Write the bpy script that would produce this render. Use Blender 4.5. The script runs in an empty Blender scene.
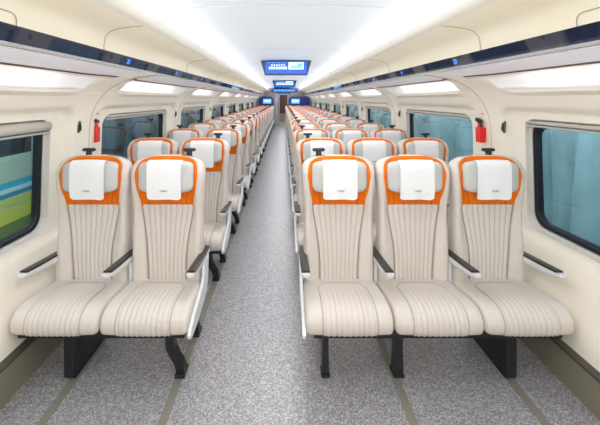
import bpy, bmesh, math, random
import numpy as np
from mathutils import Vector, Matrix
from mathutils.geometry import delaunay_2d_cdt
random.seed(4)
S = bpy.context.scene
COL = S.collection
PI = math.pi

# ------------------------------------------------------------------ helpers
def lin(c):
    r = []
    for v in c[:3]:
        v /= 255.0
        r.append(v / 12.92 if v <= 0.04045 else ((v + 0.055) / 1.055) ** 2.4)
    return (r[0], r[1], r[2], 1.0)

def sstep(a, b, x):
    if b < a: return 1 - sstep(b, a, x)
    t = max(0.0, min(1.0, (x - a) / (b - a)))
    return t * t * (3 - 2 * t)

def lerp(a, b, t): return a + (b - a) * t

def pw(pts, z):
    """smooth piecewise interpolation"""
    if z <= pts[0][0]: return pts[0][1]
    for (a, va), (b, vb) in zip(pts, pts[1:]):
        if z <= b:
            t = (z - a) / (b - a)
            return va + (vb - va) * t
    return pts[-1][1]

def mat(name, col, rough=0.6, metal=0.0, emit=None, estr=0.0, spec=0.5, noise=0.0, nscale=60, bump=0.0, bscale=400, coat=0.0):
    m = bpy.data.materials.new(name); m.use_nodes = True
    nt = m.node_tree; b = nt.nodes['Principled BSDF']
    b.inputs['Base Color'].default_value = lin(col)
    b.inputs['Roughness'].default_value = rough
    b.inputs['Metallic'].default_value = metal
    b.inputs['Specular IOR Level'].default_value = spec
    if coat: b.inputs['Coat Weight'].default_value = coat; b.inputs['Coat Roughness'].default_value = 0.05
    if emit is not None:
        b.inputs['Emission Color'].default_value = lin(emit)
        b.inputs['Emission Strength'].default_value = estr
    if noise or bump:
        tc = nt.nodes.new('ShaderNodeTexCoord')
    if noise:
        n = nt.nodes.new('ShaderNodeTexNoise'); n.inputs['Scale'].default_value = nscale; n.inputs['Detail'].default_value = 3
        nt.links.new(tc.outputs['Object'], n.inputs['Vector'])
        r = nt.nodes.new('ShaderNodeValToRGB')
        c = lin(col)
        r.color_ramp.elements[0].color = tuple(x * (1 - noise) for x in c[:3]) + (1,)
        r.color_ramp.elements[1].color = tuple(min(1, x * (1 + noise)) for x in c[:3]) + (1,)
        r.color_ramp.elements[0].position = 0.3; r.color_ramp.elements[1].position = 0.7
        nt.links.new(n.outputs['Fac'], r.inputs['Fac'])
        nt.links.new(r.outputs['Color'], b.inputs['Base Color'])
    if bump:
        n2 = nt.nodes.new('ShaderNodeTexNoise'); n2.inputs['Scale'].default_value = bscale
        nt.links.new(tc.outputs['Object'], n2.inputs['Vector'])
        bp = nt.nodes.new('ShaderNodeBump'); bp.inputs['Strength'].default_value = bump; bp.inputs['Distance'].default_value = 0.004
        nt.links.new(n2.outputs['Fac'], bp.inputs['Height'])
        nt.links.new(bp.outputs['Normal'], b.inputs['Normal'])
    return m

def seam_shade_mat(name, col, seam_shade, rough=0.85):
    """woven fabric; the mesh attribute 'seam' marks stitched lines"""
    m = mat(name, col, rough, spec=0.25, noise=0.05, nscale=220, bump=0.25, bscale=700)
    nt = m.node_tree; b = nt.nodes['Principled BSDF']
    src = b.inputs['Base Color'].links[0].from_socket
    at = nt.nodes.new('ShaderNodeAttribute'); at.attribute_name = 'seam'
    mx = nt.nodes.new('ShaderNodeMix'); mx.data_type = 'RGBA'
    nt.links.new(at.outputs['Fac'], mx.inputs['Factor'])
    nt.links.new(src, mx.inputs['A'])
    mx.inputs['B'].default_value = lin(seam_shade)
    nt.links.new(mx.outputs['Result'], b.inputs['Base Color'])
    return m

def mesh(name, V, F, m, smooth=True, mi=None, seam_shade=None):
    me = bpy.data.meshes.new(name)
    me.from_pydata([tuple(v) for v in V], [], [tuple(f) for f in F])
    for x in (m if isinstance(m, (list, tuple)) else [m]): me.materials.append(x)
    if mi is not None: me.polygons.foreach_set('material_index', mi)
    me.polygons.foreach_set('use_smooth', [smooth] * len(me.polygons))
    if seam_shade is not None:
        a = me.attributes.new('seam', 'FLOAT', 'POINT'); a.data.foreach_set('value', seam_shade)
    bm = bmesh.new(); bm.from_mesh(me)
    bmesh.ops.recalc_face_normals(bm, faces=bm.faces[:])
    bm.to_mesh(me); bm.free()
    me.update()
    return me

def obj(name, me, parent=None, loc=(0, 0, 0)):
    o = bpy.data.objects.new(name, me); COL.objects.link(o)
    o.location = loc
    if parent is not None: o.parent = parent
    return o

def tag(o, label=None, cat=None, group=None, kind=None):
    if label: o['label'] = label
    if cat: o['category'] = cat
    if group: o['group'] = group
    if kind: o['kind'] = kind
    return o

class MB:
    def __init__(s): s.V = []; s.F = []; s.M = []; s.m = 0
    def add(s, V, F):
        n = len(s.V); s.V += [tuple(v) for v in V]
        for f in F: s.F.append(tuple(i + n for i in f)); s.M.append(s.m)
    def box(s, x0, x1, y0, y1, z0, z1, bev=0.0):
        bm = bmesh.new(); bmesh.ops.create_cube(bm, size=1)
        for v in bm.verts:
            v.co = Vector((lerp(x0, x1, v.co.x + .5), lerp(y0, y1, v.co.y + .5), lerp(z0, z1, v.co.z + .5)))
        if bev: bmesh.ops.bevel(bm, geom=bm.edges[:], offset=bev, segments=2, affect='EDGES', profile=0.5)
        bm.verts.index_update()
        s.add([v.co[:] for v in bm.verts], [[v.index for v in f.verts] for f in bm.faces]); bm.free()
    def prism(s, poly, axis, a, b):
        """polygon extruded along an axis ('x': poly in y,z; 'y': poly in x,z; 'z': poly in x,y)"""
        def P(p, t):
            return {'x': (t, p[0], p[1]), 'y': (p[0], t, p[1]), 'z': (p[0], p[1], t)}[axis]
        n = len(poly)
        V = [P(p, a) for p in poly] + [P(p, b) for p in poly]
        F = [list(range(n)), list(range(2 * n - 1, n - 1, -1))]
        F += [(i, (i + 1) % n, n + (i + 1) % n, n + i) for i in range(n)]
        s.add(V, F)
    def tube(s, pts, r, n=8, cap=True):
        pts = [Vector(p) for p in pts]; V = []; F = []
        rs = r if isinstance(r, (list, tuple)) else [r] * len(pts)
        for i, p in enumerate(pts):
            d = (pts[min(i + 1, len(pts) - 1)] - pts[max(i - 1, 0)]).normalized()
            up = Vector((0, 0, 1)) if abs(d.z) < .9 else Vector((1, 0, 0))
            a = d.cross(up).normalized(); b = d.cross(a)
            for k in range(n):
                t = 2 * PI * k / n
                V.append(p + a * rs[i] * math.cos(t) + b * rs[i] * math.sin(t))
        for i in range(len(pts) - 1):
            for k in range(n):
                F.append((i * n + k, i * n + (k + 1) % n, (i + 1) * n + (k + 1) % n, (i + 1) * n + k))
        if cap: F.append(tuple(range(n))); F.append(tuple((len(pts) - 1) * n + k for k in range(n)))
        s.add(V, F)
    def sweep(s, path, poly_fn):
        """loft closed polygons given at each path index"""
        rings = [poly_fn(i, p) for i, p in enumerate(path)]
        n = len(rings[0]); V = [v for r in rings for v in r]; F = []
        for i in range(len(rings) - 1):
            for k in range(n):
                F.append((i * n + k, i * n + (k + 1) % n, (i + 1) * n + (k + 1) % n, (i + 1) * n + k))
        F.append(tuple(range(n))); F.append(tuple((len(rings) - 1) * n + k for k in range(n)))
        s.add(V, F)
    def mesh(s, name, m, smooth=False):
        return mesh(name, s.V, s.F, m, smooth, s.M)

def text_geo(txt, size, depth=0.0, align='CENTER'):
    cu = bpy.data.curves.new('t', 'FONT'); cu.body = txt; cu.size = size; cu.extrude = depth
    cu.align_x = align; cu.align_y = 'CENTER'; cu.resolution_u = 2
    o = bpy.data.objects.new('t', cu); COL.objects.link(o)
    dg = bpy.context.evaluated_depsgraph_get()
    me = bpy.data.meshes.new_from_object(o.evaluated_get(dg))
    V = [v.co[:] for v in me.vertices]; F = [list(p.vertices) for p in me.polygons]
    bpy.data.objects.remove(o); bpy.data.curves.remove(cu); bpy.data.meshes.remove(me)
    return V, F

def place_text(V, origin, right, up):
    o = Vector(origin); r = Vector(right); u = Vector(up); n = r.cross(u)
    return [o + r * v[0] + u * v[1] + n * v[2] for v in V]

# ------------------------------------------------------------------ materials
M = {}
M['fabric'] = seam_shade_mat('seat_fabric', (219, 211, 204), (132, 121, 112))
M['orange'] = seam_shade_mat('orange_fabric', (240, 118, 0), (150, 66, 4), 0.7)
M['pillow'] = mat('headrest_fabric', (205, 205, 203), 0.9, spec=0.2, noise=0.05, nscale=300)
M['cloth'] = mat('white_cloth', (246, 247, 250), 0.9, spec=0.2, bump=0.2, bscale=90)
M['logo'] = mat('cover_mark', (110, 35, 45), 0.8)
M['black'] = mat('black_metal', (26, 27, 31), 0.42, spec=0.5)
M['blackpad'] = mat('black_pad', (38, 37, 38), 0.3)
M['hookblack'] = mat('hook_plastic', (36, 38, 44), 0.4)
M['silver'] = mat('silver_metal', (230, 233, 236), 0.32, metal=0.12)
M['shell'] = mat('seat_shell', (214, 208, 200), 0.5)
M['wall'] = mat('wall_panel', (245, 238, 225), 0.42, spec=0.45, noise=0.01, nscale=3)
M['rib'] = mat('rib_panel', (234, 226, 214), 0.42, spec=0.4)
M['bin'] = mat('bin_panel', (250, 241, 220), 0.45)
M['lip'] = mat('ceiling_lip', (240, 236, 226), 0.4)
M['ceil'] = mat('ceiling_panel', (238, 245, 252), 0.5)
M['seamline'] = mat('panel_gap', (176, 168, 154), 0.8)
M['dark'] = mat('dark_slot', (58, 56, 68), 0.6)
M['pink'] = mat('soffit_edge', (226, 206, 203), 0.4)
M['soffit'] = mat('soffit_panel', (236, 234, 242), 0.5)
M['covelight'] = mat('light_diffuser', (250, 250, 255), 0.6, emit=(255, 252, 250), estr=0.55)
def _glow(m):
    nt = m.node_tree; at = nt.nodes.new('ShaderNodeAttribute'); at.attribute_name = 'seam'  # attribute reused here as the panel's glow falloff
    mu = nt.nodes.new('ShaderNodeMath'); mu.operation = 'MULTIPLY'; mu.inputs[1].default_value = 0.55
    nt.links.new(at.outputs['Fac'], mu.inputs[0]); nt.links.new(mu.outputs[0], nt.nodes['Principled BSDF'].inputs['Emission Strength'])
_glow(M['covelight'])
M['led'] = mat('led_strip', (255, 255, 255), 0.5, emit=(236, 244, 255), estr=4.0)
M['band'] = mat('rack_glass', (32, 37, 58), 0.04, spec=1.0)
M['striptrim'] = mat('strip_metal', (150, 150, 150), 0.45, metal=0.3)
M['winframe'] = mat('window_frame', (222, 219, 212), 0.35, metal=0.1)
M['alu'] = mat('aluminium', (186, 190, 192), 0.3, metal=0.7)
M['gasket'] = mat('rubber_gasket', (20, 24, 36), 0.35)
M['blind'] = mat('blind_fabric', (192, 188, 180), 0.7)
M['red'] = mat('red_plastic', (222, 38, 26), 0.35, emit=(222, 38, 26), estr=0.06)
M['darkplastic'] = mat('dark_plastic', (84, 84, 84), 0.5)
M['bluedigit'] = mat('blue_digits', (20, 90, 255), 0.5, emit=(40, 120, 255), estr=3.0)
M['green'] = mat('green_print', (150, 205, 170), 0.6)
M['bezel'] = mat('screen_bezel', (20, 44, 88), 0.3)
M['scr'] = mat('screen_blue', (4, 26, 90), 0.3, emit=(10, 104, 222), estr=0.9)
M['scrw'] = mat('screen_white', (200, 225, 250), 0.3, emit=(205, 232, 255), estr=0.95)
M['scrc'] = mat('screen_cyan', (90, 170, 240), 0.3, emit=(90, 175, 245), estr=0.9)
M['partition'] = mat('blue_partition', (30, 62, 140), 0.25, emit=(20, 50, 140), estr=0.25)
M['bulk'] = mat('bulkhead', (196, 178, 170), 0.5)
M['brown'] = mat('brown_panel', (128, 104, 92), 0.5)
M['brownd'] = mat('dark_brown', (92, 70, 62), 0.5)
M['jamb'] = mat('jamb', (214, 214, 214), 0.4)

def floor_mat():
    m = bpy.data.materials.new('speckled_floor'); m.use_nodes = True; nt = m.node_tree
    b = nt.nodes['Principled BSDF']; tc = nt.nodes.new('ShaderNodeTexCoord')
    n = nt.nodes.new('ShaderNodeTexVoronoi'); n.inputs['Scale'].default_value = 190; n.feature = 'F1'
    sep = nt.nodes.new('ShaderNodeSeparateColor')
    n2 = nt.nodes.new('ShaderNodeTexNoise'); n2.inputs['Scale'].default_value = 38; n2.inputs['Detail'].default_value = 5; n2.inputs['Roughness'].default_value = 0.7
    ad = nt.nodes.new('ShaderNodeMath'); ad.operation = 'MULTIPLY_ADD'; ad.inputs[1].default_value = 0.55
    sc = nt.nodes.new('ShaderNodeMath'); sc.operation = 'MULTIPLY'; sc.inputs[1].default_value = 0.45
    r = nt.nodes.new('ShaderNodeValToRGB'); e = r.color_ramp.elements
    e[0].position = 0.14; e[0].color = lin((106, 103, 105)); e[1].position = 0.84; e[1].color = lin((208, 207, 211))
    x = e.new(0.5); x.color = lin((145, 142, 145))
    nt.links.new(tc.outputs['Object'], n.inputs['Vector']); nt.links.new(tc.outputs['Object'], n2.inputs['Vector'])
    nt.links.new(n.outputs['Color'], sep.inputs['Color']); nt.links.new(n2.outputs['Fac'], sc.inputs[0])
    nt.links.new(sep.outputs[0], ad.inputs[0]); nt.links.new(sc.outputs[0], ad.inputs[2])
    nt.links.new(ad.outputs[0], r.inputs['Fac'])
    nt.links.new(r.outputs['Color'], b.inputs['Base Color'])
    b.inputs['Roughness'].default_value = 0.28; b.inputs['Specular IOR Level'].default_value = 0.85
    return m
M['floor'] = floor_mat()

def stripe_mat(name, c1, c2, scale, rough=0.45):
    m = mat(name, c1, rough); nt = m.node_tree; b = nt.nodes['Principled BSDF']
    tc = nt.nodes.new('ShaderNodeTexCoord'); w = nt.nodes.new('ShaderNodeTexWave')
    w.bands_direction = 'Z'; w.inputs['Scale'].default_value = scale; w.inputs['Distortion'].default_value = 0.2
    mx = nt.nodes.new('ShaderNodeMix'); mx.data_type = 'RGBA'
    nt.links.new(tc.outputs['Object'], w.inputs['Vector']); nt.links.new(w.outputs['Fac'], mx.inputs['Factor'])
    mx.inputs['A'].default_value = lin(c1); mx.inputs['B'].default_value = lin(c2)
    nt.links.new(mx.outputs['Result'], b.inputs['Base Color'])
    return m
M['base'] = stripe_mat('grille', (118, 115, 100), (148, 144, 126), 26)
M['track'] = mat('floor_track', (140, 139, 126), 0.45, metal=0.2)

def glass_mat(name, tint, refl):
    m = bpy.data.materials.new(name); m.use_nodes = True; nt = m.node_tree
    for n in list(nt.nodes): nt.nodes.remove(n)
    out = nt.nodes.new('ShaderNodeOutputMaterial'); mx = nt.nodes.new('ShaderNodeMixShader')
    t = nt.nodes.new('ShaderNodeBsdfTransparent'); t.inputs['Color'].default_value = lin(tint)
    g = nt.nodes.new('ShaderNodeBsdfGlossy'); g.inputs['Roughness'].default_value = 0.02; g.inputs['Color'].default_value = lin((190, 215, 225))
    f = nt.nodes.new('ShaderNodeLayerWeight'); f.inputs['Blend'].default_value = 0.5
    pw_ = nt.nodes.new('ShaderNodeMath'); pw_.operation = 'POWER'; pw_.inputs[1].default_value = 3.0
    nt.links.new(f.outputs['Facing'], pw_.inputs[0])
    mm = nt.nodes.new('ShaderNodeMath'); mm.operation = 'MULTIPLY_ADD'; mm.inputs[1].default_value = refl; mm.inputs[2].default_value = 0.04
    nt.links.new(pw_.outputs[0], mm.inputs[0]); nt.links.new(mm.outputs[0], mx.inputs['Fac'])
    nt.links.new(t.outputs[0], mx.inputs[1]); nt.links.new(g.outputs[0], mx.inputs[2]); nt.links.new(mx.outputs[0], out.inputs[0])
    return m
M['glass'] = glass_mat('window_glass', (222, 236, 240), 1.15)
M['doorglass'] = glass_mat('door_glass', (225, 230, 232), 1.0)

# ------------------------------------------------------------------ dimensions
Y0, Y1 = -1.5, 19.6         # car interior along the aisle
HW = 1.56
WP = 2.29                   # window pitch
WIN = [(0.69 + WP * k, 2.32 + WP * k) for k in range(8)]
WINS = {-1: [(a - .015, b - .015) for a, b in WIN], 1: [(a + .055, b + .055) for a, b in WIN]}
WZ0, WZ1 = 0.665, 1.458
ROWS = 18
RP = 0.985
ROWY = [2.16 + RP * n for n in range(ROWS)]
G = [(0.0, 1.53), (0.18, 1.55), (0.35, 1.60), (0.50, 1.655), (0.62, 1.69), (0.70, 1.70), (1.0, 1.70), (1.38, 1.682), (1.48, 1.66), (1.56, 1.625), (1.62, 1.58)]
def g(z): return pw(G, z)

def rrect(y0, y1, z0, z1, r, n=7):
    P = []
    for cy, cz, a0 in ((y1 - r, z1 - r, 0), (y0 + r, z1 - r, 90), (y0 + r, z0 + r, 180), (y1 - r, z0 + r, 270)):
        for k in range(n + 1):
            t = math.radians(a0 + 90 * k / n); P.append((cy + r * math.cos(t), cz + r * math.sin(t)))
    return P

# ------------------------------------------------------------------ walls
def inset(y, z, side):
    """depth of the moulded hollow round each window"""
    for (a, b) in WINS[side]:
        y0, y1, z0, z1, r = a - .20, b + .20, .60, 1.55, .15
        cy, cz = (y0 + y1) / 2, (z0 + z1) / 2
        qx, qz = abs(y - cy) - (y1 - y0) / 2 + r, abs(z - cz) - (z1 - z0) / 2 + r
        d = math.hypot(max(qx, 0), max(qz, 0)) + min(max(qx, qz), 0) - r
        if d < 0.02: return 0.042 * sstep(0.0, 0.048, -d)
    return 0.0

def build_wall(side, name):
    pts = []; cons = []
    def loop(P):
        n = len(pts); pts.extend(Vector(p) for p in P)
        cons.extend((n + i, n + (i + 1) % len(P)) for i in range(len(P)))
    zs = [0.15, 0.25, 0.35, 0.5, 0.6, 0.62, 0.75, 0.9, 1.1, 1.3, 1.38, 1.44, 1.48, 1.5, 1.53, 1.565, 1.59, 1.62]
    ys = list(np.arange(Y0, Y1 + .01, 0.09))
    for (a, b) in WINS[side]:
        loop(rrect(a, b, WZ0, WZ1, .11, 8))
        for e in (0.0, 0.012, 0.024, 0.036, 0.048):
            loop(rrect(a - .20 + e, b + .20 - e, .60 + e, 1.55 - e, .15 - e * .5, 8))
    def near_line(y, z):
        return False
    base = [(y, z) for y in ys for z in zs]
    for p in base: pts.append(Vector(p))
    V, E, F, *_ = delaunay_2d_cdt(pts, cons, [], 0, 1e-5)
    Vo = []
    for v in V: Vo.append((side * (g(v.y) + inset(v.x, v.y, side)), v.x, v.y))
    Fo = []
    for f in F:
        cy = sum(V[i].x for i in f) / len(f); cz = sum(V[i].y for i in f) / len(f)
        skip = False
        for (a, b) in WINS[side]:
            r = .11
            qx, qz = abs(cy - (a + b) / 2) - (b - a) / 2 + r, abs(cz - (WZ0 + WZ1) / 2) - (WZ1 - WZ0) / 2 + r
            d = math.hypot(max(qx, 0), max(qz, 0)) + min(max(qx, qz), 0) - r
            if d < -1e-4: skip = True; break
        if not skip: Fo.append(f)
    MBw = MB(); MBw.add(Vo, Fo)
    # upper part: pillars sweeping up to the rack, hollow bays above the windows
    ys = list(np.arange(Y0, Y1 + .001, 0.03)); NV = len(PV)
    VV = [(side * surf(y, v)[0], y, surf(y, v)[1]) for y in ys for v in PV]
    FF = [(i * NV + k, i * NV + k + 1, (i + 1) * NV + k + 1, (i + 1) * NV + k) for i in range(len(ys) - 1) for k in range(NV - 1)]
    MBw.add(VV, FF)
    return tag(obj(name, MBw.mesh(name, M['wall'], True)), 'cream moulded side wall of the train carriage', None, None, 'structure')

# profiles, v = 0 (wall top) .. 1 (rack front edge)
PILLAR = [(1.58, 1.62), (1.545, 1.66), (1.51, 1.69), (1.46, 1.72), (1.40, 1.75), (1.33, 1.775), (1.25, 1.79), (1.18, 1.80), (1.11, 1.806)]
BAY = [(0.0, 1.58, 1.62), (0.05, 1.545, 1.636), (0.09, 1.512, 1.645), (0.13, 1.510, 1.662), (0.17, 1.54, 1.672), (0.21, 1.60, 1.676),
       (0.30, 1.61, 1.71), (0.40, 1.595, 1.745), (0.48, 1.56, 1.768), (0.53, 1.52, 1.778), (0.56, 1.49, 1.778), (0.59, 1.47, 1.775), (0.63, 1.45, 1.782), (0.70, 1.37, 1.793), (1.0, 1.11, 1.806)]
PV = [0, .03, .05, .07, .09, .11, .13, .15, .17, .19, .21, .25, .30, .35, .40, .44, .48, .51, .53, .56, .59, .61, .63, .70, .8, .9, 1.0]
def pil(v):
    t = v * (len(PILLAR) - 1); i = min(int(t), len(PILLAR) - 2); f = t - i
    return (lerp(PILLAR[i][0], PILLAR[i + 1][0], f), lerp(PILLAR[i][1], PILLAR[i + 1][1], f))
def bay(v):
    for a, b in zip(BAY, BAY[1:]):
        if v <= b[0]:
            f = (v - a[0]) / (b[0] - a[0]); return (lerp(a[1], b[1], f), lerp(a[2], b[2], f))
    return BAY[-1][1:]
BAYC = [1.47 + WP * k for k in range(-1, 8)]
def bayw(y, v):
    gap = lerp(.27, .12, v)
    L = WP / 2 - gap
    d = min(abs(y - c) for c in BAYC)
    return sstep(0.0, 0.17, L - d)
def surf(y, v, off=0.0):
    w = bayw(y, v); a = pil(v); b = bay(v)
    return (lerp(a[0], b[0], w), lerp(a[1], b[1], w))

def on_surface_strip(side, y0, y1, v0, v1, off, n=60, nv=6, fade=0):
    """a strip lying on the moulded upper wall, moved off it by `off` toward the aisle/down"""
    V = []; F = []
    for i in range(n + 1):
        y = lerp(y0, y1, i / n)
        for k in range(nv + 1):
            v = lerp(v0, v1, k / nv)
            x, z = surf(y, v); x2, z2 = surf(y, min(1, v + .01)); x1, z1 = surf(y, max(0, v - .01))
            tx, tz = x2 - x1, z2 - z1; l = math.hypot(tx, tz) or 1
            nx, nz = tz / l, -tx / l          # left of direction of travel
            if nx > 0 and nz > 0: nx, nz = -nx, -nz
            if nx > 0: nx, nz = -nx, -nz
            if tz < 0 and nx < 0 and nz > 0: nx, nz = -nx, -nz
            V.append((side * (x + nx * off), y, z + nz * off))
    for i in range(n):
        for k in range(nv):
            a = i * (nv + 1) + k
            F.append((a, a + 1, a + nv + 2, a + nv + 1))
    return V, F

for side, nm in ((-1, 'left'), (1, 'right')):
    build_wall(side, 'wall_' + nm)

# light panels, soffit slots
for side, nm in ((-1, 'left'), (1, 'right')):
    for k, c in enumerate(BAYC[1:]):
        L = WP / 2 - .25
        V, F = on_surface_strip(side, c - L, c + L, .205, .50, .004, 40, 8)
        o = obj('wall_light', mesh('wall_light', V, F, M['covelight'], True, None, [sstep(L, L - .38, abs(v[1] - c)) for v in V]))
        place = ['first', 'second', 'third', 'fourth', 'fifth', 'sixth', 'seventh', 'eighth'][k]
        tag(o, 'long white lit panel above the %s window from the camera, %s wall' % (place, nm), 'light', 'lit panels above the %s windows' % nm)
        L2 = WP / 2 - .13
        me1 = MB()
        V, F = on_surface_strip(side, c - L2, c + L2, .60, .64, .004, 60, 2); me1.add(V, F); me1.m = 1
        V, F = on_surface_strip(side, c - L2, c + L2, .545, .60, .004, 60, 2); me1.add(V, F); me1.m = 2
        V, F = on_surface_strip(side, c - L2, c + L2, .645, .99, .004, 60, 4); me1.add(V, F)
        o = obj('trim_%d' % (10 + k + (20 if side > 0 else 0)), me1.mesh('soffit', [M['dark'], M['pink'], M['soffit']], True))
        tag(o, 'pale ceiling strip with a dark slot under the %s luggage rack' % nm, None, None, 'structure')

# pillar seams (thin gaps between the moulded panels)
for side, nm, num in ((-1, 'left', 1), (1, 'right', 2)):
    b = MB()
    for k in range(8):
        y = 2.70 + WP * k
        pts = [(side * (g(z) + inset(y, z, side) - .001), y, z) for z in np.linspace(.25, 1.62, 30)]
        pts += [(side * (surf(y, v)[0] - .001), y + .02 * v, surf(y, v)[1] - .001) for v in np.linspace(0.03, .97, 14)]
        b.tube(pts, .0022, 4)
    tag(obj('trim_%d' % num, b.mesh('panel_joint', M['seamline'])), 'thin joints between the %s wall panels' % nm, None, None, 'structure')

# ------------------------------------------------------------------ ceiling, lip, bins, rack
BINP = [(1.235, 1.86), (1.246, 1.90), (1.246, 1.96), (1.238, 2.01), (1.21, 2.043), (1.17, 2.062), (1.10, 2.075), (0.99, 2.085)]
LIPP = [(0.99, 2.085), (0.945, 2.082), (0.915, 2.092), (0.895, 2.115), (0.893, 2.14), (0.905, 2.163), (0.93, 2.175), (0.955, 2.172), (0.97, 2.155), (1.12, 2.145)]
CEILP = [(1.12, 2.145), (1.17, 2.16), (1.19, 2.19), (1.17, 2.215), (1.10, 2.235), (0.95, 2.255), (0.75, 2.275), (0.5, 2.292), (0.25, 2.303), (0, 2.306)]
def extr(P, side, y0, y1, step=0.5):
    ys = list(np.arange(y0, y1, step)) + [y1]; n = len(P)
    V = [(side * p[0], y, p[1]) for y in ys for p in P]
    F = [(i * n + k, i * n + k + 1, (i + 1) * n + k + 1, (i + 1) * n + k) for i in range(len(ys) - 1) for k in range(n - 1)]
    return V, F
full = CEILP + [(-x, z) for x, z in CEILP[-2::-1]]
V, F = extr(full, 1, Y0, Y1)
b = MB(); b.add(V, F)
ceiling = tag(obj('ceiling', b.mesh('ceiling', M['ceil'], True)), 'white curved carriage ceiling', None, None, 'structure')
b = MB()
for k in range(9):
    y = 2.39 + 2.1 * k
    b.tube([(x, y, z - .001) for x, z in full[4:-4]], .0025, 4)
o = obj('trim_3', b.mesh('ceiling_joint', mat('ceiling_gap', (205, 214, 222), .7))); tag(o, 'thin joints across the ceiling panels', None, None, 'structure')

for side, nm, num in ((-1, 'left', 4), (1, 'right', 6)):
    b = MB(); b.add(*extr(BINP, side, Y0, Y1))
    o = tag(obj('trim_%d' % num, b.mesh('bin_back', M['bin'], True)), 'cream back panels of the %s luggage rack' % nm, None, None, 'structure')
    s = MB()
    for k in range(11):
        y = 0.30 + 1.83 * k
        pts = [Vector((side * (x - .0015), y, z - .001)) for x, z in BINP[1:]]
        s.tube(pts, .0028, 4)
    # access hatch outline
    pts = [(side * 1.241, y, 1.977) for y in np.linspace(.75, 1.395, 8)] + [(side * 1.243, 1.40 + .03 * math.sin(t), 1.947 + .03 * math.cos(t)) for t in np.linspace(.3, PI / 2, 5)] + [(side * 1.2445, 1.43, z) for z in (1.92, 1.90, 1.87)]
    s.tube(pts, .0028, 4)
    obj('panel_gap', s.mesh('panel_gap', M['seamline']), o)
    b = MB(); b.add(*extr(LIPP, side, Y0, Y1))
    tag(obj('trim_%d' % (num + 1), b.mesh('cove_lip', M['lip'], True)), 'rounded white cove edge along the %s of the ceiling' % nm, None, None, 'structure')
    b = MB(); b.box(side * 1.0, side * 1.07, Y0 + .1, Y1 - .05, 2.1545, 2.1625)
    o = obj('light_strip', b.mesh('light_strip', M['led']))
    tag(o, 'glowing white strip light hidden in the %s ceiling cove' % nm, 'light')
    # rack: shelf, dark glass edge, metal strip
    root = bpy.data.objects.new('luggage_rack', None); COL.objects.link(root)
    tag(root, 'long overhead luggage rack with dark glass edge above the %s seats' % nm, 'luggage rack')
    b = MB()
    b.prism([(side * 1.114, 1.819), (side * 1.10, 1.886), (side * 1.13, 1.886), (side * 1.145, 1.819)], 'y', Y0, Y1)
    obj('glass_edge', b.mesh('glass_edge', M['band']), root)
    b = MB(); b.prism([(side * 1.110, 1.806), (side * 1.110, 1.819), (side * 1.14, 1.819), (side * 1.14, 1.806)], 'y', Y0, Y1)
    obj('metal_strip', b.mesh('metal_strip', M['striptrim']), root)
    b = MB(); b.box(min(side * 1.13, side * 1.24), max(side * 1.13, side * 1.24), Y0, Y1, 1.84, 1.86)
    obj('shelf', b.mesh('shelf', M['silver']), root)
    for n in range(ROWS):
        d = MB(); V, F = text_geo('%02d' % (20 - n), .045)
        c = Vector((side * 1.107, ROWY[n] + .02, 1.8525))
        up = Vector((-side * .014, 0, .067)).normalized()
        right = Vector((0, -side * 1.0, 0))
        if side < 0: right = Vector((0, 1, 0))
        nrm = right.cross(up)
        d.add(place_text(V, c + nrm * .0015, right, up), F)
        obj('number_light', d.mesh('number_light', M['bluedigit']), root)['label'] = 'blue lit row number'

# ------------------------------------------------------------------ floor, baseboards
b = MB(); b.box(-1.56, 1.56, Y0, 24.5, -.04, 0)
tag(obj('floor', b.mesh('floor', M['floor'])), 'grey speckled carriage floor', None, None, 'structure')
for i, x in enumerate((-1.25, -.655, .585, 1.235)):
    b = MB(); b.box(x - .022, x + .022, Y0, Y1 - .2, 0, .003)
    tag(obj('trim_%d' % (50 + i), b.mesh('floor_track', M['track'])), 'flat metal seat track in the floor', None, None, 'structure')
for side, nm in ((-1, 'left'), (1, 'right')):
    b = MB(); b.prism([(side * 1.515, 0), (side * 1.52, .185), (side * 1.60, .185), (side * 1.60, 0)], 'y', Y0, Y1)
    b.m = 1; b.prism([(side * 1.514, .185), (side * 1.517, .197), (side * 1.60, .207), (side * 1.60, .185)], 'y', Y0, Y1)
    tag(obj('baseboard_' + nm, b.mesh('baseboard', [M['base'], mat('base_cap', (78, 75, 66), .5)])), 'olive grey grille along the foot of the %s wall' % nm, None, None, 'structure')

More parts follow.
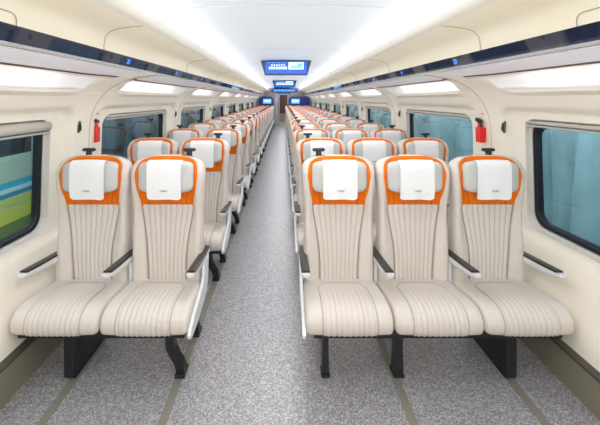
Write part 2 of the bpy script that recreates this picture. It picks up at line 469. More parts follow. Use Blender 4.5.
# ------------------------------------------------------------------ windows
def ring(b, side, P0, o0, P1, o1):
    n = len(P0)
    V = [(side * (g(z) + .042 + o0), y, z) for y, z in P0] + [(side * (g(z) + .042 + o1), y, z) for y, z in P1]
    F = [(i, (i + 1) % n, n + (i + 1) % n, n + i) for i in range(n)]
    b.add(V, F)
def build_window(side, num, a, b_, first):
    root = bpy.data.objects.new('window_%d' % num, None); COL.objects.link(root); root['kind'] = 'structure'
    root.location = (side * 1.70, (a + b_) / 2, WZ0)
    inv = Vector(root.location)
    def add(name, mb, m, smooth=False):
        me = mb.mesh(name, m, smooth)
        me.transform(Matrix.Translation(-inv)); return obj(name, me, root)
    R = lambda e: rrect(a + e, b_ - e, WZ0 + e, WZ1 - e, max(.11 - e * .6, .03), 8)
    m = MB(); ring(m, side, R(0), 0, R(.006), .03); ring(m, side, R(.006), .03, R(.02), .032); ring(m, side, R(.02), .032, R(.024), .05)
    add('frame', m, M['winframe'], False)
    m = MB(); ring(m, side, R(.024), .045, R(.028), .035); ring(m, side, R(.028), .035, R(.05), .04); ring(m, side, R(.05), .04, R(.052), .055); ring(m, side, R(.052), .055, R(.062), .06); ring(m, side, R(.062), .06, R(.062), .074)
    add('gasket', m, M['gasket'])
    m = MB(); P = R(.061)
    m.add([(side * (g(z) + .110), y, z) for y, z in P] , [list(range(len(P)))])
    add('pane', m, M['glass'])
    # rolled up sun blind along the top
    m = MB(); yy = np.linspace(a + .03, b_ - .03, 12); rr = .036 if (side < 0 and first) else .014
    zc = WZ1 - .012 - rr
    m.tube([(side * (g(zc) + .05), y, zc) for y in yy], rr, 14)
    bl = add('blind', m, M['blind'], True)
    m = MB(); m.box(min(side * 1.70, side * 1.725), max(side * 1.70, side * 1.725), a + .03, b_ - .03, zc - rr - .016, zc - rr - .002, .003)
    bar = add('blind_bar', m, M['alu'])
    # pale green print on the wall above the pane
    if num in (2, 10):
        V, F = text_geo('紧急出口', .05)
        c = Vector((side * (g(1.49) + .040), (a + b_) / 2 + .45, 1.495)); right = (0, 1, 0) if side < 0 else (0, -1, 0)
        m = MB(); m.add(place_text(V, c, right, Vector((-side * .16, 0, 1)).normalized()), F)
        add('green_lettering', m, M['green'])
    return root
for side in (-1, 1):
    for k, (a, b_) in enumerate(WINS[side]):
        build_window(side, k + 1 + (8 if side > 0 else 0), a, b_, k == 0)

# ------------------------------------------------------------------ wall hooks, hammers
ORD = ['first', 'second', 'third', 'fourth', 'fifth', 'sixth', 'seventh', 'eighth', 'ninth', 'tenth', 'eleventh', 'twelfth', 'thirteenth', 'fourteenth', 'fifteenth', 'sixteenth', 'seventeenth', 'eighteenth']
def wallx(y, z, side): return g(z) + inset(y, z, side)
def hook_mesh():
    b = MB()
    b.sweep([0, .006, .010], lambda i, p: [(-p, y * (1 if i < 2 else .8), z * (1 if i < 2 else .9)) for y, z in rrect(-.016, .016, -.05, .05, .015, 4)])
    me = b.mesh('hook_plate', M['darkplastic'])
    c = MB(); c.tube([(-.008, 0, .03), (-.015, 0, .0), (-.017, 0, -.03)], [.009, .009, .007], 8)
    return me, c.mesh('peg', M['hookblack'], True)
hp, hq = hook_mesh()
for side, nm in ((-1, 'left'), (1, 'right')):
    for k in range(7):
        y = 2.555 + WP * k
        o = obj('wall_hook', None, None, (side * (wallx(y, 1.38, side) ), y, 1.38))
        tag(o, 'dark oval coat hook on the %s pillar of the %s wall' % (ORD[k], nm), 'hook', 'coat hooks on the wall pillars')
        if side < 0: o.rotation_euler = (0, 0, PI)
        o.rotation_euler.y = 0.06 * side
        obj('back_plate', hp, o); obj('peg', hq, o)
    # emergency hammer in its red holder
    y, z = 2.80, 1.325
    r = obj('emergency_hammer', None, None, (side * wallx(y, z, side), y, z))
    if side < 0: r.rotation_euler = (0, 0, PI)
    tag(r, 'red emergency hammer in a red holder on the %s wall pillar' % nm, 'hammer', 'emergency hammers')
    b = MB(); b.prism([(-.030, -.10), (.030, -.10), (.036, .03), (-.036, .03)], 'x', -.05, 0)
    obj('holder', b.mesh('holder', M['red']), r)
    b = MB(); b.tube([(-.03, 0, .0), (-.034, 0, .05), (-.03, .004, .085)], [.019, .017, .017], 10)
    obj('handle', b.mesh('handle', M['red'], True), r)
    b = MB(); b.tube([(-.036, -.02, .075), (-.034, .03, .092), (-.034, .052, .10)], [.018, .02, .012], 10); b.box(-.04, -.02, -.022, -.006, .03, .085, .004)
    obj('hammer_head', b.mesh('hammer_head', M['hookblack'], True), r)
    b = MB(); x = 0
    b.prism([(-.022, -.006), (.004, .004), (.004, .012), (.018, .004), (.006, -.008), (.005, -.002), (-.016, -.012)], 'x', -.002, 0)
    b.prism([(y_ + .028, z_ + .012) for y_, z_ in [(.006 * math.cos(t), .006 * math.sin(t)) for t in np.linspace(0, 2 * PI, 9)[:-1]]], 'x', -.002, 0)
    zz = 1.475
    s = obj('hammer_sticker', b.mesh('sticker', M['red']), None, (side * wallx(2.78, zz, side), 2.78, zz))
    if side < 0: s.rotation_euler = (0, 0, PI)
    tag(s, 'small red pictogram sticker above the %s emergency hammer' % nm, 'sticker', 'hammer stickers')

# ------------------------------------------------------------------ seats
ZB0, ZB1 = .365, 1.217
def hw(z):
    if z > 1.10:
        t = min(1, (z - 1.10) / (ZB1 - 1.10)); return .243 * max(0, 1 - t ** 3.4) ** (1 / 3.4)
    return pw([(.36, .232), (.5, .233), (.65, .229), (.83, .226), (.90, .228), (.98, .236), (1.05, .242), (1.10, .243)], z)
def xs(z): return pw([(.36, .122), (.5, .124), (.62, .132), (.72, .146), (.80, .160), (.86, .171), (.90, .178), (1.0, .165), (1.3, .165)], z)
def Fy(x, z):
    a = abs(x); h = hw(z)
    y = .02 * (z - .4) / .83 - .014 * math.exp(-((z - .58) / .16) ** 2)
    wing_h = pw([(.36, .026), (.7, .03), (.88, .036), (1.0, .05), (1.11, .05), (1.217, .0)], z)
    st = pw([(.36, .118), (.6, .125), (.85, .16), (.95, .135), (1.3, .135)], z)
    y -= wing_h * sstep(st, min(h - .02, st + .075) if h > st + .04 else st + .05, a)
    e = min(h - a, (ZB1 + .005 - z) * .9); r = .03
    if e < r:
        e = max(e, 0); y += r - math.sqrt(max(0, r * r - (r - e) ** 2))
    return y
def build_backrest():
    nc, nb = 72, 13
    us = [('b', -1 + i / nb) for i in range(nb)] + [('c', -1 + 2 * i / nc) for i in range(nc + 1)] + [('b', (i + 1) / nb) for i in range(nb)]
    zs = list(np.linspace(ZB0, 1.10, 46)) + [1.10 + (ZB1 - 1.10) * math.sin(math.radians(t)) for t in np.linspace(5, 82, 16)]
    V = []; F = []; SM = []; mi = []
    n = len(us)
    for z in zs:
        h = hw(z); q = min(xs(z), h * .75)
        row = []
        for kind, u in us:
            if kind == 'c': x = u * q
            else: x = math.copysign(q + abs(u) * (h - q), u) if u < 0 or u > 0 else q
            if kind == 'b' and u < 0:
                x = -(q + (-u) * (h - q))
            row.append((x, kind, u))
        for x, kind, u in row:
            y = Fy(x, z); s = 0.0
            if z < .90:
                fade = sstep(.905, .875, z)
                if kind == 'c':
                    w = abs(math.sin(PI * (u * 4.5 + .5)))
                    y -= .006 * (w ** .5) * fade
                    s = max(0, 1 - w / .32) * .42 * fade  # shade of the flute grooves, painted into the fabric colour
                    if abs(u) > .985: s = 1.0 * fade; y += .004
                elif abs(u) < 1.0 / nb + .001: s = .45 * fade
            V.append((x, y, z)); SM.append(s)
        for x, kind, u in row:        # rear shell
            e = max(h - abs(x), 0); r = .05
            y = .115 - .03 * (z - .4)
            if e < r: y -= (r - math.sqrt(max(0, r * r - (r - e) ** 2))) * .9
            y -= .02 * sstep(1.1, ZB1, z)
            V.append((x, y, z)); SM.append(0)
    R = 2 * n
    for i in range(len(zs) - 1):
        for k in range(n - 1):
            F.append((i * R + k, i * R + k + 1, (i + 1) * R + k + 1, (i + 1) * R + k)); mi.append(0)
            F.append((i * R + n + k, (i + 1) * R + n + k, (i + 1) * R + n + k + 1, i * R + n + k + 1)); mi.append(1)
        F.append((i * R, (i + 1) * R, (i + 1) * R + n, i * R + n)); mi.append(0)
        F.append((i * R + n - 1, i * R + 2 * n - 1, (i + 1) * R + 2 * n - 1, (i + 1) * R + n - 1)); mi.append(0)
    for i in (0, len(zs) - 1):
        for k in range(n - 1):
            F.append((i * R + k, i * R + n + k, i * R + n + k + 1, i * R + k + 1)); mi.append(0)
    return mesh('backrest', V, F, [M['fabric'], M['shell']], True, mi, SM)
OT = 1.2135
def ho(z):
    if z > 1.08:
        t = min(1, (z - 1.08) / (OT - 1.08)); return .207 * max(0, 1 - t ** 3.6) ** (1 / 3.6)
    return pw([(.88, .174), (.93, .179), (1.0, .195), (1.05, .203), (1.08, .207)], z)
def build_orange():
    zs = list(np.linspace(.885, 1.08, 16)) + [1.08 + (OT - 1.08) * math.sin(math.radians(t)) for t in np.linspace(6, 86, 14)]
    V = []; F = []; SM = []; n = 41
    for iz, z in enumerate(zs):
        h = ho(z)
        for k in range(n):
            u = -1 + 2 * k / (n - 1); x = u * h
            edge = abs(u) > .97 or iz == 0 or iz == len(zs) - 1
            V.append((x, Fy(x, z) - (.0005 if edge else .0065), z))
            SM.append(.5 if (z < .99 and abs(abs(u) - .68) < .026) else 0)
    for i in range(len(zs) - 1):
        for k in range(n - 1): F.append((i * n + k, i * n + k + 1, (i + 1) * n + k + 1, (i + 1) * n + k))
    return mesh('headrest_surround', V, F, M['orange'], True, None, SM)
def spow(c, e): return math.copysign(abs(c) ** e, c)
def superell(cx, cy, cz, a, b, c, er, ey, nu=48, nv=14):
    """pillow shape, flat faces toward +-y"""
    V = []; F = []
    for j in range(nv + 1):
        t = -PI / 2 + PI * j / nv; rr = max(spow(math.cos(t), ey), .0); yy = b * spow(math.sin(t), ey)
        for i in range(nu):
            p = 2 * PI * i / nu
            V.append((cx + a * rr * spow(math.cos(p), er), cy + yy, cz + c * rr * spow(math.sin(p), er)))
    for j in range(nv):
        for i in range(nu):
            F.append((j * nu + i, j * nu + (i + 1) % nu, (j + 1) * nu + (i + 1) % nu, (j + 1) * nu + i))
    F.append(tuple(range(nu))); F.append(tuple(nv * nu + i for i in range(nu)))
    return V, F
def build_pillow():
    V, F = superell(0, -.022, 1.085, .182, .045, .103, .36, .55)
    return mesh('headrest', V, F, M['pillow'], True)
def build_cover():
    path = [(-.012, 1.17), (-.014, 1.188), (-.024, 1.197), (-.044, 1.196), (-.060, 1.187), (-.070, 1.165), (-.0725, 1.13), (-.073, 1.09), (-.073, 1.05), (-.072, 1.01), (-.069, .975), (-.066, .960), (-.065, .952), (-.0645, .945)]
    n = 22; V = []; F = []; W = .111
    for i, (y, z) in enumerate(path):
        w = W
        if z < .965 and i > 8: 
            d = .965 - z; w = W - .022 + math.sqrt(max(0, .022 ** 2 - (d * 1.1) ** 2))
        for k in range(n + 1):
            u = -1 + 2 * k / n
            rip = .0025 * math.sin(u * 5 + i * .5) * (i / len(path))
            V.append((u * w, y - .003 + rip, z + .002 * math.cos(u * 2.2)))
    for i in range(len(path) - 1):
        for k in range(n):
            a = i * (n + 1) + k; F.append((a, a + 1, a + n + 2, a + n + 1))
    n1 = len(V); m = len(F)
    V2 = [(x, y + .003, z - .002) for x, y, z in V]
    b = MB(); b.add(V, F); b.add(V2, F)
    b.m = 1
    T, TF = text_geo('CR450', .017)
    b.add(place_text(T, (0, -.0815, 1.005), (1, 0, 0), (0, 0, 1)), TF)
    return b.mesh('headrest_cover', [M['cloth'], M['logo']], True)
def build_grip():
    b = MB()
    b.tube([(0, .07, 1.16), (0, .07, 1.215), (0, .072, 1.244)], [.022, .020, .019], 10)
    b.sweep([-1, -.8, 0, .8, 1], lambda i, p: [(p * .042, .072 + .02 * math.cos(t) * (.6 if abs(p) == 1 else 1), 1.249 + .012 * math.sin(t) * (.6 if abs(p) == 1 else 1)) for t in np.linspace(0, 2 * PI, 11)[:-1]])
    return b.mesh('hand_grip', M['hookblack'], True)
def build_cushion():
    prof = [(.06, .368), (.03, .385), (-.02, .398), (-.06, .404), (-.10, .409), (-.14, .414), (-.18, .420), (-.22, .425), (-.255, .428), (-.285, .428), (-.31, .424), (-.335, .414), (-.355, .398), (-.368, .378), (-.374, .355), (-.374, .335), (-.370, .315), (-.362, .300), (-.345, .292)]
    # refine
    P = []
    for (a, b2) in zip(prof, prof[1:]):
        for t in (0, .5): P.append((lerp(a[0], b2[0], t), lerp(a[1], b2[1], t)))
    P.append(prof[-1])
    nc, nb = 72, 12
    us = [-1 + i / nb * 0.0 for i in range(0)]
    xsn = .150
    cols = [(-1, -(xsn + (.247 - xsn) * (1 - i / nb))) for i in range(nb)] + [(0, -xsn + 2 * xsn * i / nc) for i in range(nc + 1)] + [(1, xsn + (.247 - xsn) * (i + 1) / nb) for i in range(nb)]
    V = []; F = []; SM = []; n = len(cols)
    for i, (y, z) in enumerate(P):
        # surface normal in (y,z)
        y1, z1 = P[max(0, i - 1)]; y2, z2 = P[min(len(P) - 1, i + 1)]
        ty, tz = y2 - y1, z2 - z1; l = math.hypot(ty, tz); ny, nz = tz / l, -ty / l
        for kind, x in cols:
            a = abs(x); d = 0.0; s = 0.0
            # crown + side roll
            e = .247 - a; r = .03
            if e < r: d -= (r - math.sqrt(max(0, r * r - (r - e) ** 2)))
            d += .006 * (1 - (x / .247) ** 2)
            # U shaped seam: |x|=.15 in front, turning across at the back
            back = sstep(-.03, -.13, y)
            q = a / xsn
            # rounded back edge of the panel
            yb = -.05 - .07 * max(0, (q - .55) / .45) ** 2 if q < 1 else 9
            inside = (kind == 0) and y < yb
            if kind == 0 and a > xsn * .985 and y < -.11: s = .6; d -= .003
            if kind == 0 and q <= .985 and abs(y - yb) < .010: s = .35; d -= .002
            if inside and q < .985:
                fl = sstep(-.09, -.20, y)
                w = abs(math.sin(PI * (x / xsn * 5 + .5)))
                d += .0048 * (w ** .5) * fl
                s = max(s, max(0, 1 - w / .3) * .32 * fl)  # painted shade between the cushion flutes
            V.append((x, (y + ny * d) * (1.04 if y < 0 else 1), z + nz * d - .004)); SM.append(s)
    # underside
    base = len(V)
    for i, (y, z) in enumerate(P):
        for kind, x in cols: pass
    for i in range(len(P) - 1):
        for k in range(n - 1): F.append((i * n + k, i * n + k + 1, (i + 1) * n + k + 1, (i + 1) * n + k))
    # side skirts + bottom
    for k0, sx in ((0, -1), (n - 1, 1)):
        st = len(V)
        for i, (y, z) in enumerate(P):
            x, yy, zz = V[i * n + k0]; V.append((x, min(yy, .06), min(.30, zz))); SM.append(0)
        for i in range(len(P) - 1): F.append((i * n + k0, (i + 1) * n + k0, st + i + 1, st + i))
        if k0 == 0: s0 = st
        else: s1 = st
    F.append(tuple([s0, s0 + len(P) - 1, s1 + len(P) - 1, s1]))
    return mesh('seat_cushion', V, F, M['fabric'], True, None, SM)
ME = dict(back=build_backrest(), orange=build_orange(), pillow=build_pillow(), cover=build_cover(), grip=build_grip(), cush=build_cushion())

def arm_meshes():
    b = MB()
    def sec(i, p):
        y, zt, w, h = p
        return [(-w, y, zt), (w, y, zt), (w, y, zt - h * .6), (w * .5, y, zt - h), (-w * .5, y, zt - h), (-w, y, zt - h * .6)]
    b.sweep([(.11, .555, .018, .05), (-.02, .562, .023, .05), (-.2, .578, .024, .042), (-.295, .588, .023, .024), (-.305, .587, .019, .016)], sec)
    # upright at the rear down to the frame
    b.box(-.012, .012, .00, .07, .28, .54, .003)
    arm = b.mesh('armrest', M['silver'])
    b = MB()
    def sec2(i, p):
        y, zt, w = p
        return [(-w, y, zt), (-w, y, zt + .008), (-w * .7, y, zt + .013), (w * .7, y, zt + .013), (w, y, zt + .008), (w, y, zt)]
    b.sweep([(.11, .555, .019), (-.02, .562, .025), (-.2, .578, .026), (-.282, .587, .024)], sec2)
    pad = b.mesh('armrest_pad', M['blackpad'])
    return arm, pad
ARM, PAD = arm_meshes()

def side_panel_mesh():
    b = MB()
    poly = [(.06, .53), (-.02, .545), (-.05, .50), (-.065, .44), (-.10, .405), (-.30, .345), (-.36, .315), (-.382, .29), (-.375, .268), (-.34, .258), (-.22, .262), (-.05, .30), (.03, .36)]
    b.prism(poly, 'x', -.009, .009)
    return b.mesh('side_panel', M['silver'])
SIDE = side_panel_mesh()

def leg_s(sgn):
    """cast leg that swings out toward the aisle"""
    b = MB()
    path = [(0, .27), (0, .20), (.004, .16), (.025, .115), (.05, .075), (.06, .045), (.062, .0)]
    b.sweep(path, lambda i, p: [(sgn * p[0] + dx, dy, p[1]) for dx, dy in ((-.024, -.02), (.024, -.02), (.024, .03), (-.024, .03))])
    b.box(sgn * .062 - .03, sgn * .062 + .03, -.035, .055, .003, .022, .005)
    return b.mesh('leg', M['black'])
def leg_straight(w):
    b = MB()
    b.sweep([.27, .15, .02, .0], lambda i, z: [(dx * (1 if z > .1 else 1.15), dy, z) for dx, dy in ((-w, -.02), (w, -.02), (w, .03), (-w, .03))])
    b.box(-w - .008, w + .008, -.03, .05, .003, .018, .004)
    return b.mesh('leg', M['black'])
def ped_mesh():
    b = MB()
    b.prism([(-.33, .265), (.10, .265), (.09, .12), (.04, .003), (-.31, .003), (-.325, .05)], 'x', -.024, .024)
    b.box(-.03, .03, -.34, -.30, .02, .262, .008)
    b.box(-.027, .027, -.318, .06, .003, .015, .003)
    return b.mesh('pedestal', M['black'])
LEGS = dict(sl=leg_s(1), st=leg_straight(.017), sw=leg_straight(.024))
PED = ped_mesh()
def frame_mesh(w):
    b = MB()
    b.box(-w, w, -.352, -.275, .254, .290, .005)
    b.box(-w, w, .0, .05, .262, .290, .005)
    for x in np.arange(-w + .06, w, .25): b.box(x - .015, x + .015, -.29, .02, .266, .286)
    return b.mesh('seat_frame', M['black'])
FR = {2: frame_mesh(.47), 3: frame_mesh(.70)}

def make_unit(n_seats, side):
    root = bpy.data.objects.new('double_seat' if n_seats == 2 else 'triple_seat', None); COL.objects.link(root)
    cx = [(-.5 * (n_seats - 1) / 1 + i) * .5 if False else (i - (n_seats - 1) / 2) * .5 for i in range(n_seats)]
    for i, x in enumerate(cx):
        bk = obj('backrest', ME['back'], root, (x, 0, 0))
        o = obj('headrest_surround', ME['orange'], bk); o['label'] = 'orange fabric surround'
        obj('headrest', ME['pillow'], bk)['label'] = 'light grey headrest pillow'
        obj('headrest_cover', ME['cover'], bk)['label'] = 'white cloth headrest cover'
        gx = None
        if side < 0: gx = {0: -.07, 1: .125}.get(i)
        else: gx = {0: -.125, 2: .05}.get(i)
        if gx is not None: obj('hand_grip', ME['grip'], bk, (gx, 0, 0))['label'] = 'small black grip on top'
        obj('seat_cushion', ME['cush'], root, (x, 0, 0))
    ax = [cx[0] - .25] + [c + .25 for c in cx]
    for i, x in enumerate(ax):
        inward = .0
        if i == 0: inward = .012
        if i == len(ax) - 1: inward = -.012
        a = obj('armrest', ARM, root, (x + inward, 0, 0)); obj('armrest_pad', PAD, a)['label'] = 'black armrest pad'
    aisle = ax[-1] if side < 0 else ax[0]
    obj('side_panel', SIDE, root, (aisle + (.004 if side < 0 else -.004), 0, 0))['label'] = 'silver side panel by the aisle'
    obj('seat_frame', FR[n_seats], root)
    X = CX[side]
    if side < 0:
        l = -.655 - X + .004
        for y in (-.29, .03): obj('leg', LEGS['sl'], root, (l - .062, y, 0))
        obj('pedestal', PED, root, (-1.272 - X, 0, 0))
    else:
        for y in (-.29, .03):
            obj('leg', LEGS['st'], root, (.185 - X, y, 0)); obj('leg', LEGS['sw'], root, (.585 - X + .02, y, 0))
        obj('pedestal', PED, root, (1.235 - X, 0, 0))
    return root
CX = {-1: -1.0835, 1: .812}
def copy_tree(o, parent=None):
    c = o.copy(); COL.objects.link(c); c.parent = parent
    for ch in list(o.children): copy_tree(ch, c)
    return c
for side in (-1, 1):
    proto = make_unit(2 if side < 0 else 3, side)
    for n in range(ROWS):
        u = proto if n == 0 else copy_tree(proto)
        u.location = (CX[side], ROWY[n], 0)
        kind = 'double' if side < 0 else 'triple'
        where = 'left' if side < 0 else 'right'
        if n == 0: lab = 'nearest beige %s seat with orange headrests, first row %s of the aisle' % (kind, where)
        elif n == ROWS - 1: lab = 'farthest beige %s seat before the blue partition, %s of the aisle' % (kind, where)
        else: lab = 'beige %s seat with orange headrests, %s row %s of the aisle' % (kind, ORD[n], where)
        tag(u, lab, 'train seat', '%s seats %s of the aisle' % (kind, where))

# ------------------------------------------------------------------ hanging displays
def display(y, label, name='ceiling_display', z0=2.03, z1=2.302):
    root = obj(name, None, None, (-.005, y, z1))
    tag(root, label, 'screen', 'ceiling displays over the aisle')
    wt, wb = .46, .385; h = z1 - z0
    b = MB()
    V = [(-wt, 0, 0), (wt, 0, 0), (wb, .02, -h), (-wb, .02, -h), (-wt, .14, 0), (wt, .14, 0), (wb, .10, -h), (-wb, .10, -h)]
    b.add(V, [(0, 1, 2, 3), (4, 5, 6, 7), (0, 1, 5, 4), (3, 2, 6, 7), (0, 3, 7, 4), (1, 2, 6, 5)])
    obj('housing', b.mesh('housing', M['bezel']), root)
    yy = lambda z: .02 * (-z / h) - .004
    q = MB()
    def quad(x0, x1, za, zb, m, off=0):
        q.m = m; q.add([(x0, yy(za) - off, za), (x1, yy(za) - off, za), (x1, yy(zb) - off, zb), (x0, yy(zb) - off, zb)], [(0, 1, 2, 3)])
    quad(-.372, .372, -.03, -.245, 0)
    quad(.045, .315, -.04, -.165, 1, .002)
    quad(.06, .30, -.12, -.15, 2, .003); quad(.10, .28, -.10, -.122, 2, .003)
    quad(.20, .30, -.06, -.10, 2, .003)
    rnd = random.Random(3)
    for i in range(6):
        x = -.31 + i * .055; quad(x, x + .02 + rnd.random() * .02, -.045, -.056, 2, .002)
    for i in range(6):
        x = -.27 + i * .045; quad(x, x + .028, -.08, -.10, 1, .002)
    for i in range(8):
        x = -.31 + i * .042
        quad(x, x + .034, -.122, -.137, 1, .002); quad(x + .003, x + .030, -.145, -.165, 1, .002); quad(x + .012, x + .02, -.137, -.145, 1, .002)
    obj('screen', q.mesh('screen', [M['scr'], M['scrw'], M['scrc']]), root)
    return root
display(5.8, 'nearest blue information screen hanging from the ceiling over the aisle')
display(12.1, 'farther blue information screen hanging from the ceiling over the aisle')

# ------------------------------------------------------------------ far end
E = 19.6
b = MB()
poly = [(-1.75, 0), (-1.75, 2.4), (1.75, 2.4), (1.75, 0), (.27, 0), (.27, 1.92), (-.54, 1.92), (-.54, 0)]
b.prism(poly, 'y', E, E + .06)
tag(obj('wall_far', b.mesh('wall_far', M['bulk'])), 'pale brown bulkhead at the far end of the carriage', None, None, 'structure')
b = MB()
for x in (-.54, .21): b.box(x, x + .06, E - .03, E + .09, 0, 1.92, .01)
b.box(-.54, .27, E - .03, E + .09, 1.86, 1.92, .01)
tag(obj('trim_60', b.mesh('door_frame', M['jamb'])), 'pale frame of the end doorway', None, None, 'structure')
dr = obj('door_1', None, None, (-.36, E + .02, 0)); dr['kind'] = 'structure'
b = MB(); b.box(-.12, .0, 0, .03, 0, 1.85, .005); b.box(.03, .09, 0, .03, 0, 1.85, .005); b.box(0, .03, 0, .03, 1.75, 1.85)
obj('door_leaf', b.mesh('door_leaf', M['jamb']), dr)
b = MB(); b.box(0, .03, .01, .02, .02, 1.75)
obj('pane', b.mesh('pane', M['doorglass']), dr)
b = MB(); b.box(-1.75, 1.75, 24.4, 24.5, 0, 2.4); b.box(-.62, -.56, E + .06, 24.4, 0, 2.3); b.box(.29, .35, E + .06, 24.4, 0, 2.3)
tag(obj('wall_vestibule', b.mesh('wall_vestibule', M['brown'])), 'brown vestibule walls beyond the end doorway', None, None, 'structure')
b = MB(); b.box(-.62, .35, E, 24.4, 2.2, 2.3)
tag(obj('ceiling_vestibule', b.mesh('ceiling_vestibule', M['jamb'])), 'vestibule ceiling beyond the end doorway', None, None, 'structure')
b = MB(); b.box(-.30, .10, 24.3, 24.4, 0.02, 1.80, .02); 
tag(obj('door_2', b.mesh('door_2', M['brownd'])), 'dark door at the end of the vestibule', None, None, 'structure')
b = MB(); b.m = 0; b.box(-.42, .22, 22.4, 22.5, 0.0, .55, .02); b.box(-.44, .24, 22.38, 22.52, .55, .58, .008)
tag(obj('vestibule_barrier', b.mesh('barrier', mat('barrier_panel', (176, 156, 146), .5))), 'low brown panel standing across the end doorway', 'panel')

def partition(x0, x1, nm):
    root = obj('end_partition', None, None, ((x0 + x1) / 2, 19.35, 0)); w = (x1 - x0) / 2
    tag(root, 'dark blue rounded partition with a screen behind the last %s row' % nm, 'partition', 'end partitions')
    b = MB()
    P = [(-w, 0), (w, 0), (w, 1.45)] + [(w - .22 + .22 * math.cos(t), 1.52 + .22 * math.sin(t)) for t in np.linspace(0, PI / 2, 7)] + [(-w + .22 + .22 * math.cos(t), 1.52 + .22 * math.sin(t)) for t in np.linspace(PI / 2, PI, 7)] + [(-w, 1.45)]
    b.prism(P, 'y', 0, .05)
    obj('panel', b.mesh('panel', M['partition']), root)
    s = MB(); cx = .05 if nm == 'left' else -.2
    s.box(cx - .27, cx + .27, -.03, 0, 1.30, 1.64, .01)
    so = obj('screen', s.mesh('screen_case', M['bezel']), root)
    s = MB(); s.add([(cx - .245, -.034, 1.325), (cx + .245, -.034, 1.325), (cx + .245, -.034, 1.615), (cx - .245, -.034, 1.615)], [(0, 1, 2, 3)])
    s.m = 1; s.add([(cx - .2, -.036, 1.42), (cx + .2, -.036, 1.42), (cx + .2, -.036, 1.54), (cx - .2, -.036, 1.54)], [(0, 1, 2, 3)])
    obj('display_face', s.mesh('display_face', [M['scrc'], M['scrw']]), so)
partition(-1.50, -.62, 'left'); partition(.26, 1.52, 'right')
# lit header and small display on the bulkhead
r = obj('header_display', None, None, (.03, E - .06, 2.12)); tag(r, 'wide blue lit display across the top of the end bulkhead', 'screen')
b = MB(); b.box(-.78, .78, 0, .06, -.11, .11, .02); obj('housing', b.mesh('housing', M['bezel']), r)
b = MB(); b.add([(-.74, -.004, -.09), (.74, -.004, -.09), (.74, -.004, .09), (-.74, -.004, .09)], [(0, 1, 2, 3)]); b.m = 1
for i in range(9): b.box(-.62 + i * .14, -.53 + i * .14, -.008, -.005, -.05, .05)
obj('screen', b.mesh('screen', [M['scr'], M['scrc']]), r)
r = obj('door_display', None, None, (-.02, E - .06, 1.96)); tag(r, 'small dark blue display above the end doorway', 'screen')
b = MB(); b.box(-.40, .40, 0, .03, -.045, .045, .01); obj('housing', b.mesh('housing', M['bezel']), r)
b = MB(); b.add([(-.36, -.004, -.03), (.36, -.004, -.03), (.36, -.004, .03), (-.36, -.004, .03)], [(0, 1, 2, 3)]); obj('screen', b.mesh('screen', M['scr']), r)

# wall behind the camera
b = MB(); b.box(-1.75, 1.75, Y0 - .06, Y0, 0, 2.4)
tag(obj('wall_near', b.mesh('wall_near', M['wall'])), 'pale end wall of the carriage behind the view', None, None, 'structure')

# ------------------------------------------------------------------ outside the windows
b = MB(); b.box(-12, 12, -10, 40, -1.3, -1.2)
tag(obj('ground', b.mesh('ground', mat('ballast', (96, 98, 96), .9, noise=.25, nscale=12))), 'grey ground beside the track', None, None, 'structure')
tr = obj('parked_train', None, None, (-3.5, 2.5, -1.2)); tag(tr, 'pale train with turquoise and lime bands outside the left window', 'train')
bands = [(.30, 1.0, (150, 170, 80)), (1.0, 1.24, (120, 150, 70)), (1.24, 1.40, (226, 232, 96)), (1.40, 1.56, (214, 228, 130)), (1.56, 1.62, (40, 150, 190)), (1.62, 1.68, (205, 245, 248)), (1.68, 1.76, (50, 190, 220)), (1.76, 2.08, (186, 214, 196)), (3.0, 3.9, (190, 205, 200))]
b = MB(); ms = []
for i, (z0, z1, c) in enumerate(bands):
    ms.append(mat('train_band_%d' % i, c, .35)); b.m = i; b.box(-.6, 0, -6, 4.2, z0, z1)
obj('body', b.mesh('body', ms), tr)
b = MB(); b.box(-.6, -.03, -6, 4.2, 2.08, 3.0); obj('window_band', b.mesh('window_band', mat('train_glass', (30, 46, 60), .1)), tr)
b = MB()
for y in np.arange(-5.5, 4.2, .62): b.box(-.05, .005, y, y + .05, 2.06, 3.02)
obj('window_post', b.mesh('window_post', mat('train_post', (150, 175, 165), .4)), tr)
b = MB()
for y in (-4, 2.5): b.box(-.5, -.1, y - 1, y + 1, 0, .32, .05)
obj('bogie', b.mesh('bogie', M['black']), tr)
def drape(name, x, y0, y1, z0, z1, col, label, amp=.10):
    V = []; F = []; ys = np.arange(y0, y1, .05); zs = np.linspace(z0, z1, 8); n = len(zs)
    rnd = random.Random(7); ph = [rnd.random() * 6 for _ in range(6)]
    for y in ys:
        for z in zs:
            w = math.sin(y * 7 + ph[0] + .5 * math.sin(z * 2 + ph[1])) + .6 * math.sin(y * 15.3 + ph[2] + z * .8) + .35 * math.sin(y * 31 + ph[3])
            V.append((x + amp * w, y, z))
    for i in range(len(ys) - 1):
        for k in range(n - 1): F.append((i * n + k, i * n + k + 1, (i + 1) * n + k + 1, (i + 1) * n + k))
    return tag(obj(name, mesh(name, V, F, mat(name + '_cloth', col, .6, noise=.12, nscale=3))), label, 'sheet')
drape('hanging_sheet', 2.75, -1, 26, -1.2, 3.2, (158, 192, 200), 'teal hanging sheet with upright folds outside the right windows')
drape('hanging_sheet', -2.95, 4.3, 30, -1.2, 3.2, (44, 78, 92), 'dark teal hanging sheet outside the farther left windows')

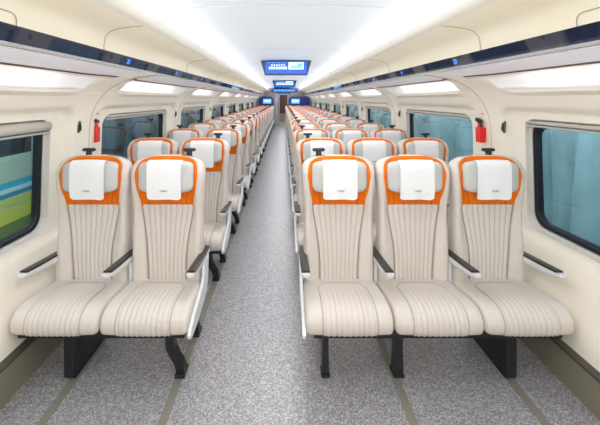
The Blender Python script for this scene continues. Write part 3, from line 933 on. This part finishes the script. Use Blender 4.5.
# ------------------------------------------------------------------ lights
def area(name, loc, rot, sx, sy, power, col=(1, 1, 1)):
    l = bpy.data.lights.new(name, 'AREA'); l.shape = 'RECTANGLE'; l.size = sx; l.size_y = sy; l.energy = power; l.color = col
    o = bpy.data.objects.new(name, l); COL.objects.link(o); o.location = loc; o.rotation_euler = rot
    return o
area('ceiling_lamp', (0, 8.6, 2.20), (0, 0, 0), .9, 20, 128, (1, .99, .98))  # added fill for even light from above, no such fitting in the carriage
area('front_lamp', (0, -1.3, 1.7), (math.radians(80), 0, 0), 2.4, 1.0, 26, (1, .99, .98))  # added fill behind the camera, brightens the seat fronts
area('bounce_lamp', (0, 9.0, 1.30), (PI, 0, 0), 2.6, 20, 78, (.97, .985, 1))  # added upward fill floating above the seats, lifts soffits, bins and ceiling
for sd in (-1, 1):
    area('cove_lamp', (sd * 1.09, 9, 2.185), (0, sd * math.radians(-100), 0) if False else (0, sd * math.radians(105), 0), .05, 20.5, 44, (.94, .97, 1))
area('vestibule_lamp', (-.13, 22, 2.15), (0, 0, 0), .6, 3, 45)  # added fill to brighten the vestibule, not a fitting of the train
w = bpy.data.worlds.new('daylight'); S.world = w; w.use_nodes = True
w.node_tree.nodes['Background'].inputs[0].default_value = (.85, .95, 1, 1); w.node_tree.nodes['Background'].inputs[1].default_value = 2.8

# ------------------------------------------------------------------ camera
cam = bpy.data.cameras.new('camera'); co = bpy.data.objects.new('camera', cam); COL.objects.link(co)
co.location = (-.06, 0, 1.6); co.rotation_euler = (PI / 2, 0, 0)
cam.sensor_fit = 'HORIZONTAL'; cam.sensor_width = 36; cam.lens = 322 / 600 * 36
cam.shift_x = 17 / 600; cam.shift_y = -113.5 / 600; cam.clip_start = .02
S.camera = co
S.view_settings.view_transform = 'Standard'
S.view_settings.look = 'None'
S.cycles.use_denoising = True
S.cycles.max_bounces = 8; S.cycles.diffuse_bounces = 5; S.cycles.transparent_max_bounces = 12
S.cycles.caustics_reflective = False; S.cycles.caustics_refractive = False
